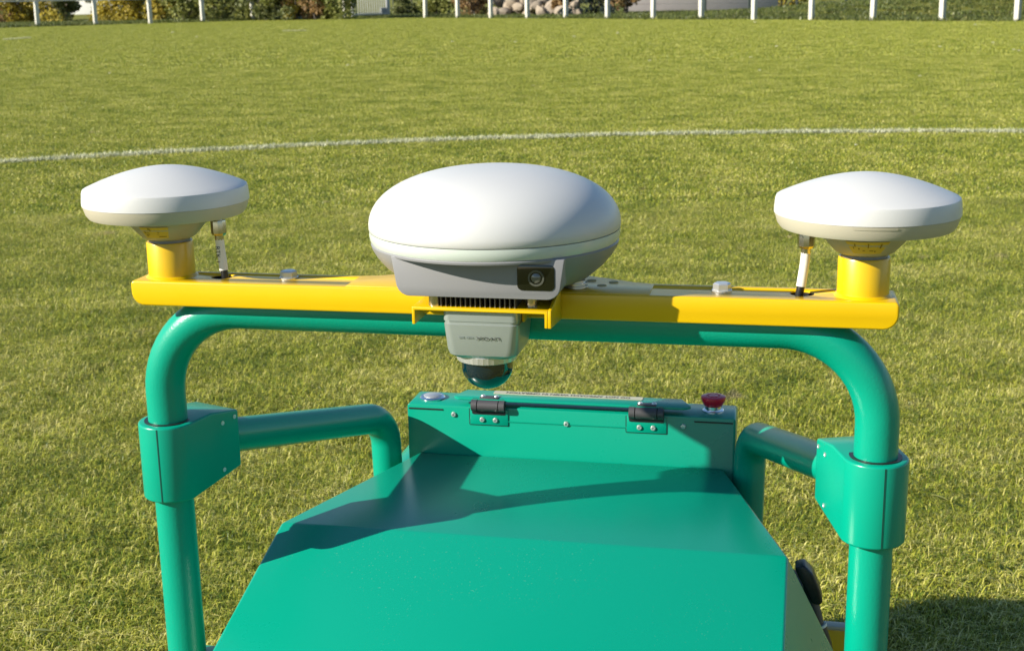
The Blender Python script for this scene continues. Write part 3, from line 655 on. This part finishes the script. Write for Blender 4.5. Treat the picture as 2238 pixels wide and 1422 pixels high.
# black latch and cable on the right flank ---------------------------------
PLUG = [(.2680, -.3049), (.2775, -.3018), (.2864, -.3107), (.2930, -.3262), (.2968, -.3398), (.2938, -.3437), (.2860, -.3421), (.2793, -.3276), (.2720, -.3150)]
cb = put('cable_plug', prism(PLUG, .020, 'y', .0022, 3, 20), 'black', robot, (0, .146, 0), label='black moulded plug and cable on the right flank of the hood')
put('plug_boot', tube([(.2805, .154, -.3200), (.2865, .154, -.3440), (.2915, .153, -.3600), (.2935, .152, -.3660)], [.0050, .0066, .0062, .0056], 12), 'hinge', cb, (0, 0, 0))
put('cable_tie', tube([(.2948, .152, -.3665), (.2957, .152, -.3688)], .0068, 14), 'sleeve', cb)
put('cable', tube([(.2955, .152, -.3685), (.3010, .150, -.3850), (.3050, .148, -.4050), (.3060, .146, -.4400), (.300, .140, -.50)], .0062, 12), 'black', cb)

# chassis, tank and wheels, mostly below or behind the hood ------------------
put('chassis', box((.40, .80, .16), .012, seg=3), 'teal_sheet', robot, (-.02, .36, GZ + .25))
put('wheel_guard', box((.10, .012, .19), .003), 'yellow', robot, (.312, .520, GZ + .203), label='yellow side box low behind the right tube')
put('guard_lip', box((.104, .016, .006), .002), 'cream', robot, (.312, .520, GZ + .3005))
put('base_rail', box((.105, .05, .035), .005), 'teal_clamp', robot, (-.305, UY + .01, -.416)); put('base_rail', box((.10, .05, .035), .005), 'teal_clamp', robot, (.325, UY + .01, -.46))
put('paint_tank', box((.46, .36, .32), .035, seg=4), 'teal_sheet', robot, (-.045, .575, GZ + .335), label='teal paint tank at the front of the robot')
TY = lathe([(.070, -.035), (.125, -.045), (.138, -.036), (.142, 0), (.138, .036), (.125, .045), (.070, .035), (.070, -.035)], 48); TY.transform(Matrix.Rotation(R(90), 4, 'Y')); TY.materials.append(M['tyre'])
RM = lathe([(0, -.03), (.070, -.03), (.070, .03), (0, .03)], 32); RM.transform(Matrix.Rotation(R(90), 4, 'Y')); RM.materials.append(M['yellow'])
for x in (-.25, .25):
    for y in (.02, .70):
        wh = put('wheel', TY, None, robot, (x, y, GZ + .142)); put('rim', RM, None, wh, (x, y, GZ + .142))

# ------------------------------------------------------------------ railings, gate and fence
def railing(name, label, pf, ks, wd, h, skip=()):
    a = pf(ks[0]); o = empty(name, a); tag(o, label, 'railing')
    dirv = (pf(ks[-1]) - a).normalized(); rz = math.atan2(dirv.y, dirv.x)
    pm = box((wd, wd, h), .012, (0, 0, h / 2)); pm.materials.append(M['white_paint'])
    for k in ks: put('post', pm, None, o, pf(k) - a + Vector((random.uniform(-.02, .02), random.uniform(-.02, .02), random.uniform(-.02, 0))), (R(random.uniform(-.6, .6)), R(random.uniform(-.6, .6)), rz))
    q = pf(ks[-1]) - a
    put('rail', tube([(0, 0, h + .025), (q.x, q.y, h + .025)], .032, 14), 'white_paint', o)
railing('railing', 'white post railing along the hedge on the left side', PL, list(range(-14, 7)), .17, 1.10)
railing('railing', 'white post railing in front of the stones and grass bank on the right side', PR, list(range(-1, 24)), .16, 1.16)
# gate leaf between the two railings
g0, g1 = PL(6) + Vector((.35, -.1, 0)), ground_at(852, 36.0)
gd_ = (g1 - g0); gl = gd_.length; rz = math.atan2(gd_.y, gd_.x)
gate = empty('gate', g0, rz); tag(gate, 'pale upright-bar gate between the two railings', 'gate')
for x, wd in ((0.05, .10), (gl - .14, .28)): put('stile', box((wd, .07, 1.7), .008), 'gate_paint', gate, (x, 0, .90))
for z in (.14, 1.70): put('rail', box((gl - .33, .05, .07), .006), 'gate_paint', gate, (gl / 2 - .07, 0, z))
barm = box((.055, .03, 1.49), .004); barm.materials.append(M['gate_paint'])
NBAR = 15
for k in range(NBAR): put('bar', barm, None, gate, (.20 + (gl - .55) * k / (NBAR - 1), .0, .92))
put('kick_panel', box((.50, .02, .30), .004), 'gate_paint', gate, (gl - .56, .035, .32))
db = empty('dark_gate', ground_at(895, 33), R(-12)); tag(db, 'dark metal gate leaf standing open beside the pale gate', 'gate')
for k in range(7): put('bar', box((.05, .04, 1.9), .004), 'dark_post', db, (-.95 + .28 * k, 0, .98))
for z in (.2, 1.85): put('rail', box((1.9, .05, .06), .004), 'dark_post', db, (-.1, 0, z))
# dark wire fence behind the right railing
def PD(k): return [ground_at(x, y) for x, y in ((981, 35), (1144, 33.5), (1340, 33), (1541, 33), (1637, 32), (1741, 30), (1849, 29.5), (1966, 29), (2092, 28), (2225, 27))][k]
wf = empty('wire_fence', PD(0)); tag(wf, 'thin dark steel posts of a wire fence behind the right railing', 'fence')
pm = box((.10, .10, 1.9), .006, (0, 0, .93)); pm.materials.append(M['dark_post'])
for k in range(10): put('post', pm, None, wf, PD(k) - PD(0))
for z in (.5, 1.05, 1.7):
    put('wire', tube([PD(k) - PD(0) + Vector((0, 0, z)) for k in range(10)], .006, 5), 'dark_post', wf)

# ------------------------------------------------------------------ the bank and plants beyond the railing
def bank_z(x, y):
    # rises beyond the right railing, more towards the right
    b = ((y - 65.31) * 1.642 + (x + 2.352) * 2.121) / 2.682 - 2.2
    along = ((x + 2.352) * 1.642 - (y - 65.31) * 2.121) / 2.682
    k = np.clip((along - 9.0) / 14.0, 0, 1)
    return np.clip(b, 0, 30) * .115 * k + .0
bm = bmesh.new(); NX, NY = 46, 22; grid = []
for i in range(NX):
    row = []
    for j in range(NY):
        p = PR(-1 + i * .6) + Vector((2.121, 1.642, 0)).normalized() * (1.5 + j * 2.0)
        z = float(bank_z(p.x, p.y)); row.append(bm.verts.new((p.x, p.y, z + .006 + (random.uniform(0, .08) if j > 1 else 0))))
    grid.append(row)
for i in range(NX - 1):
    for j in range(NY - 1): bm.faces.new((grid[i][j], grid[i + 1][j], grid[i + 1][j + 1], grid[i][j + 1]))
tag(put('embankment', finish(bm, smooth=60), 'soil'), kind='structure')
rough = [blades(700, 1.0, .06, .16, .016, .030, .6, 70 + i, .5) for i in range(3)]
def beyond(X, Y):
    b = ((Y - 65.31) * 1.642 + (X + 2.352) * 2.121) / 2.682
    a = ((X + 21.08) * 1.641 - (Y - 61.44) * 2.111) / 2.67
    return ((b > 0.2) & (b < 22) & (X > -6)) | ((a < -.2) & (a > -10) & (X <= -6))
scatter('rough_grass', 'longer darker grass beyond the railings and up the bank', rough, 1.0, (40.0, 95.0, 4.0, .50), 'blade_rough', .7, 1.3, beyond, lambda X, Y: bank_z(X, Y))

def leaf_mat(name, c1, c2, c3):
    m = bpy.data.materials.new(name); m.use_nodes = True; n = m.node_tree.nodes; l = m.node_tree.links; b = n['Principled BSDF']; out = n['Material Output']
    at = n.new('ShaderNodeAttribute'); at.attribute_name = 'rnd'; r = n.new('ShaderNodeValToRGB'); e = r.color_ramp.elements
    e[0].color = (*c1, 1); e[1].color = (*c3, 1); q = e.new(.5); q.color = (*c2, 1); l.new(at.outputs['Fac'], r.inputs['Fac']); l.new(r.outputs[0], b.inputs['Base Color']); b.inputs['Roughness'].default_value = .6
    tr = n.new('ShaderNodeBsdfTranslucent'); l.new(r.outputs[0], tr.inputs['Color']); ms = n.new('ShaderNodeMixShader'); ms.inputs[0].default_value = .4
    l.new(b.outputs[0], ms.inputs[1]); l.new(tr.outputs[0], ms.inputs[2]); l.new(ms.outputs[0], out.inputs['Surface']); return m
LM = {'gold': leaf_mat('gold foliage', (.22, .19, .025), (.42, .34, .04), (.62, .46, .07)), 'olive': leaf_mat('olive foliage', (.11, .13, .03), (.22, .24, .05), (.36, .34, .09)),
      'green': leaf_mat('green foliage', (.08, .10, .03), (.16, .18, .055), (.26, .27, .09)), 'rust': leaf_mat('rust foliage', (.18, .11, .045), (.33, .21, .085), (.48, .31, .14)),
      'dark': leaf_mat('dark foliage', (.02, .032, .028), (.04, .06, .05), (.08, .10, .075))}
def plant(name, label, cat, pos, w_, h, kind, nleaf=2600, leaf=.085, trunk=.0, seed=0, group=None, tree_h=None):
    g = np.random.default_rng(seed); o = empty(name, pos); tag(o, label, cat, group)
    nl = 26; cz0 = .05 if not trunk else trunk
    cl = np.stack([g.normal(0, w_ * .27, nl), g.normal(0, w_ * .27, nl), cz0 + (h - cz0) * g.uniform(.0, .93, nl) ** .9], 1); cr = g.uniform(.14, .30, nl) * min(w_, h)
    i = g.integers(0, nl, nleaf); v = g.normal(0, 1, (nleaf, 3)); v /= np.linalg.norm(v, axis=1)[:, None]; p = cl[i] + v * (cr[i] * g.uniform(.45, 1.0, nleaf) ** .5)[:, None]; p[:, 2] = np.abs(p[:, 2] - .02) + .02
    a = g.normal(0, 1, (nleaf, 3)); a /= np.linalg.norm(a, axis=1)[:, None]; b = np.cross(a, g.normal(0, 1, (nleaf, 3))); b /= np.linalg.norm(b, axis=1)[:, None]
    s = leaf * g.uniform(.6, 1.4, nleaf)[:, None]
    V = np.stack([p - a * s * .9, p + b * s * .5, p + a * s * .9, p - b * s * .5], 1).reshape(-1, 3)
    me = bpy.data.meshes.new('leaves'); me.from_pydata(V.tolist(), [], (np.arange(nleaf)[:, None] * 4 + np.arange(4)).tolist())
    x = me.attributes.new('rnd', 'FLOAT', 'POINT'); x.data.foreach_set('value', np.repeat(np.clip(g.normal(.5, .22, nleaf), 0, 1), 4).astype(np.float32))
    put('crown', me, LM[kind], o)
    bm = bmesh.new()
    if trunk: bm_tube(bm, [(0, 0, -.05), (.03, .02, trunk * .6), (.0, .05, trunk + h * .3)], [.14, .11, .06], 10)
    for k in range(6):
        c = cl[k]; bm_tube(bm, [(g.normal(0, .05), g.normal(0, .05), (trunk or 0) * .8 - .02), (c[0] * .5, c[1] * .5, c[2] * .6 + .05), tuple(c)], [.04, .028, .012], 6)
    put('trunk' if trunk else 'stems', finish(bm), 'bark', o); return o
# left hedge: one shrub after another behind the railing (photo x of the middle, width in photo px, kind)
HED = [(-70, 100, 'olive'), (8, 62, 'rust'), (40, 36, 'gold'), (100, 72, 'gold'), (146, 34, 'green'), (262, 66, 'gold'), (300, 40, 'gold'), (350, 60, 'gold'), (402, 58, 'olive'), (432, 40, 'green'), (474, 56, 'olive'), (520, 60, 'green'), (574, 50, 'olive'), (618, 52, 'green'), (648, 40, 'gold'), (690, 56, 'rust'), (735, 54, 'olive')]
tint = {'gold': 'golden yellow', 'olive': 'olive green', 'green': 'dark green', 'rust': 'rusty brown'}
near_ = ['beyond the left edge of the picture', 'at the far left of the hedge', 'beside the leftmost rusty shrub', 'left of the white house, broad', 'just left of the white house', 'just right of the white house', 'second one right of the white house', 'third one right of the white house', 'between golden and dark shrubs in the middle of the hedge', 'narrow, in the middle of the hedge', 'right of the narrow dark shrub', 'between two olive shrubs', 'fourth from the pale gate', 'between olive and golden shrubs', 'narrow, third from the pale gate', 'second from the pale gate', 'right next to the pale gate']
for i, (px, wpx, kd) in enumerate(HED):
    yb = 52.5 - px * .0135
    p = ground_at(px, yb); wd = wpx / F_PX * p.y * 1.5
    plant('shrub', '%s shrub %s' % (tint[kd], near_[i]), 'shrub', p, wd, random.uniform(2.4, 3.2), kd, 3200, .10, 0, 100 + i, 'hedge shrubs behind the left railing')
# house glimpsed through the hedge
hp = ground_at(203, 47.0, 0); hp = hp * 1.5; hp.z = 0
hs_ = empty('house', hp, R(-8)); tag(hs_, 'small white house with grey roof seen between hedge shrubs', 'house')
hw_ = 4.4; put('wall', box((hw_, 6, 2.6), .02, (0, 0, 1.3)), 'render_wall', hs_, (0, 3, 0))
put('roof', prism([(-hw_ * .58, 2.55), (hw_ * .58, 2.55), (hw_ * .58, 2.7), (0, 4.4), (-hw_ * .58, 2.7)], 6.6, 'y', .02), 'slate', hs_, (0, -.3, 0))
wn = put('window', box((.9, .08, .42), .01), 'white_paint', hs_, (-.1, -.02, 1.15)); put('pane', box((.78, .04, .32), .004), 'window', wn, (-.1, -.055, 1.15))
sh = empty('shed', hp + Vector((-4.6, 2, 0)), R(-8)); tag(sh, 'grey roofed shed left of the white house behind the hedge', 'shed')
put('wall', box((3.6, 4, 1.6), .02, (0, 0, .8)), 'slate', sh); put('roof', prism([(-2.0, 1.58), (2.0, 1.58), (2.0, 1.75), (0, 2.6), (-2.0, 1.75)], 4.4, 'y', .02), 'slate', sh, (0, -2.2, 0))
# plants and stones behind the right railing
PLN = [(1035, 36.5, 66, 'rust', 2.0, 0, 'rusty brown bush between the second and third posts right of the gate'), (880, 34.5, 50, 'green', 2.6, 0, 'dark green bush behind the gap beside the pale gate'), (955, 35.5, 60, 'olive', 2.2, 0, 'olive bush behind the first thick post right of the gate'),
       (1232, 36, 34, 'rust', 1.2, 0, 'low brown bush left of the dark evergreen'), (1292, 35, 90, 'dark', 2.4, 0, 'dark evergreen bush in shade behind the right railing'), (1110, 32.5, 90, 'olive', 2.4, 0, 'dull olive bush behind the stones'), (1710, 7, 110, 'gold', 1.6, 0, 'yellow-green bush at the top of the grass bank')]
for i, (px, py, wpx, kd, h, tk, lb) in enumerate(PLN):
    p = ground_at(px, py) if py > 20 else ground_at(px, 21)
    p.z = float(bank_z(p.x, p.y)); plant('bush', lb, 'bush', p, wpx / F_PX * p.y * 1.2, h, kd, 2400, .10, tk, 200 + i)
tp = ground_at(1367, 34); plant('tree', 'small rusty tree with bare trunk beside the grey wall', 'tree', tp, 1.9, 2.6, 'rust', 2600, .10, .62, 300)
# stone heap
sw = empty('stone_bank', ground_at(1165, 37)); tag(sw, 'heap of pale field stones behind the right railing', 'stones')
STM = []
for k in range(5):
    bm = bmesh.new(); bmesh.ops.create_icosphere(bm, subdivisions=2, radius=1.0); g = np.random.default_rng(400 + k)
    sq = g.uniform(.7, 1.2, 3)
    for v in bm.verts:
        d_ = Vector(v.co); f = 1 + .16 * math.sin(d_.x * 4 + k) * math.cos(d_.y * 3.3 - k) + .10 * math.sin(d_.z * 6 + 2 * k); v.co = Vector((d_.x * f * sq[0], d_.y * f * sq[1], d_.z * f * sq[2]))
    me = finish(bm, smooth=28); me.materials.append(M['stone']); STM.append(me)
st = random.Random(3); base = ground_at(1165, 37)
for k in range(46):
    px = st.uniform(1075, 1262); lay = st.choice((0, 0, 1, 1, 2)); p = ground_at(px, 36.8 - st.uniform(0, 1.2)) + Vector((0, lay * .5, 0)) - base
    o = put('stone', STM[k % 5], None, sw, p + Vector((0, 0, .14 + lay * .30 + st.uniform(-.05, .05))), (st.uniform(0, 6), st.uniform(0, 6), st.uniform(0, 6))); s = st.uniform(.20, .40); o.scale = (s, s, s)
# grey wall climbing behind the bank
wa, wb_ = ground_at(1388, 30), ground_at(1700, 24); d_ = wb_ - wa; L_ = d_.length
gw = empty('boundary_wall', wa, math.atan2(d_.y, d_.x)); tag(gw, 'pinkish grey boundary wall behind the bank', 'wall')
put('wall_face', prism([(-.5, -.1), (L_, -.1), (L_, 3.2), (-.5, 2.2)], .3, 'y', .01), 'wall_grey', gw); put('coping', prism([(-.5, 2.2), (L_, 3.2), (L_, 3.32), (-.5, 2.32)], .42, 'y', .01), 'stone', gw, (0, -.06, 0))

# ------------------------------------------------------------------ small things lying on the grass
fl = lathe([(0, .004), (.004, .005), (.006, .003), (.011, .006), (.012, .005), (0, .001)], 10); fl.materials.append(mat('daisy petals', (.72, .70, .58), .7))
FL = [(2054, 109), (2170, 100), (2215, 116), (1660, 162), (1697, 108), (1640, 133), (1255, 86), (989, 97), (1126, 98), (378, 76), (430, 86), (2226, 118), (2132, 60), (1650, 54), (1350, 78), (2010, 175), (1870, 330), (1420, 140), (760, 150), (240, 168)]
for px, py in FL:
    p = ground_at(px, py); k = max(1.0, p.y / 9.0)
    o = put('daisy', fl, None, None, (p.x, p.y, .035 + .004 * k)); o.scale = (k * .9,) * 3; tag(o, 'tiny white daisy head standing in the mown turf', 'flower', 'daisies on the pitch')
def leaf_mesh():
    bm = bmesh.new(); N = 7; rows = []
    for i in range(N):
        t = i / (N - 1); wd = .008 * math.sin(math.pi * min(1, t * .92 + .04)) ** .8; rows.append([bm.verts.new((-wd, t * .034 - .017, .002 * math.sin(t * 3) + .003)), bm.verts.new((0, t * .034 - .017, .002 * math.sin(t * 3))), bm.verts.new((wd, t * .034 - .017, .002 * math.sin(t * 3) + .003))])
    for a, b in zip(rows, rows[1:]):
        for k in range(2): bm.faces.new((a[k], a[k + 1], b[k + 1], b[k]))
    return finish(bm, smooth=60)
lm = leaf_mesh(); lm.materials.append(mat('dry leaf', (.30, .30, .08), .7))
for (px, py, rz, lb) in ((2052, 1092, 1.3, 'pale dry leaf on the turf right of the right clamp'), (2146, 1230, 2.5, 'dry leaf low on the turf by the right edge'), (92, 1385, 2.0, 'dry leaf on the turf in the lower left corner')):
    p = ground_at(px, py, .03); tag(put('dry_leaf', lm, None, None, (p.x, p.y, .034), (R(14), R(10), rz)), lb, 'leaf', 'dry leaves on the turf')
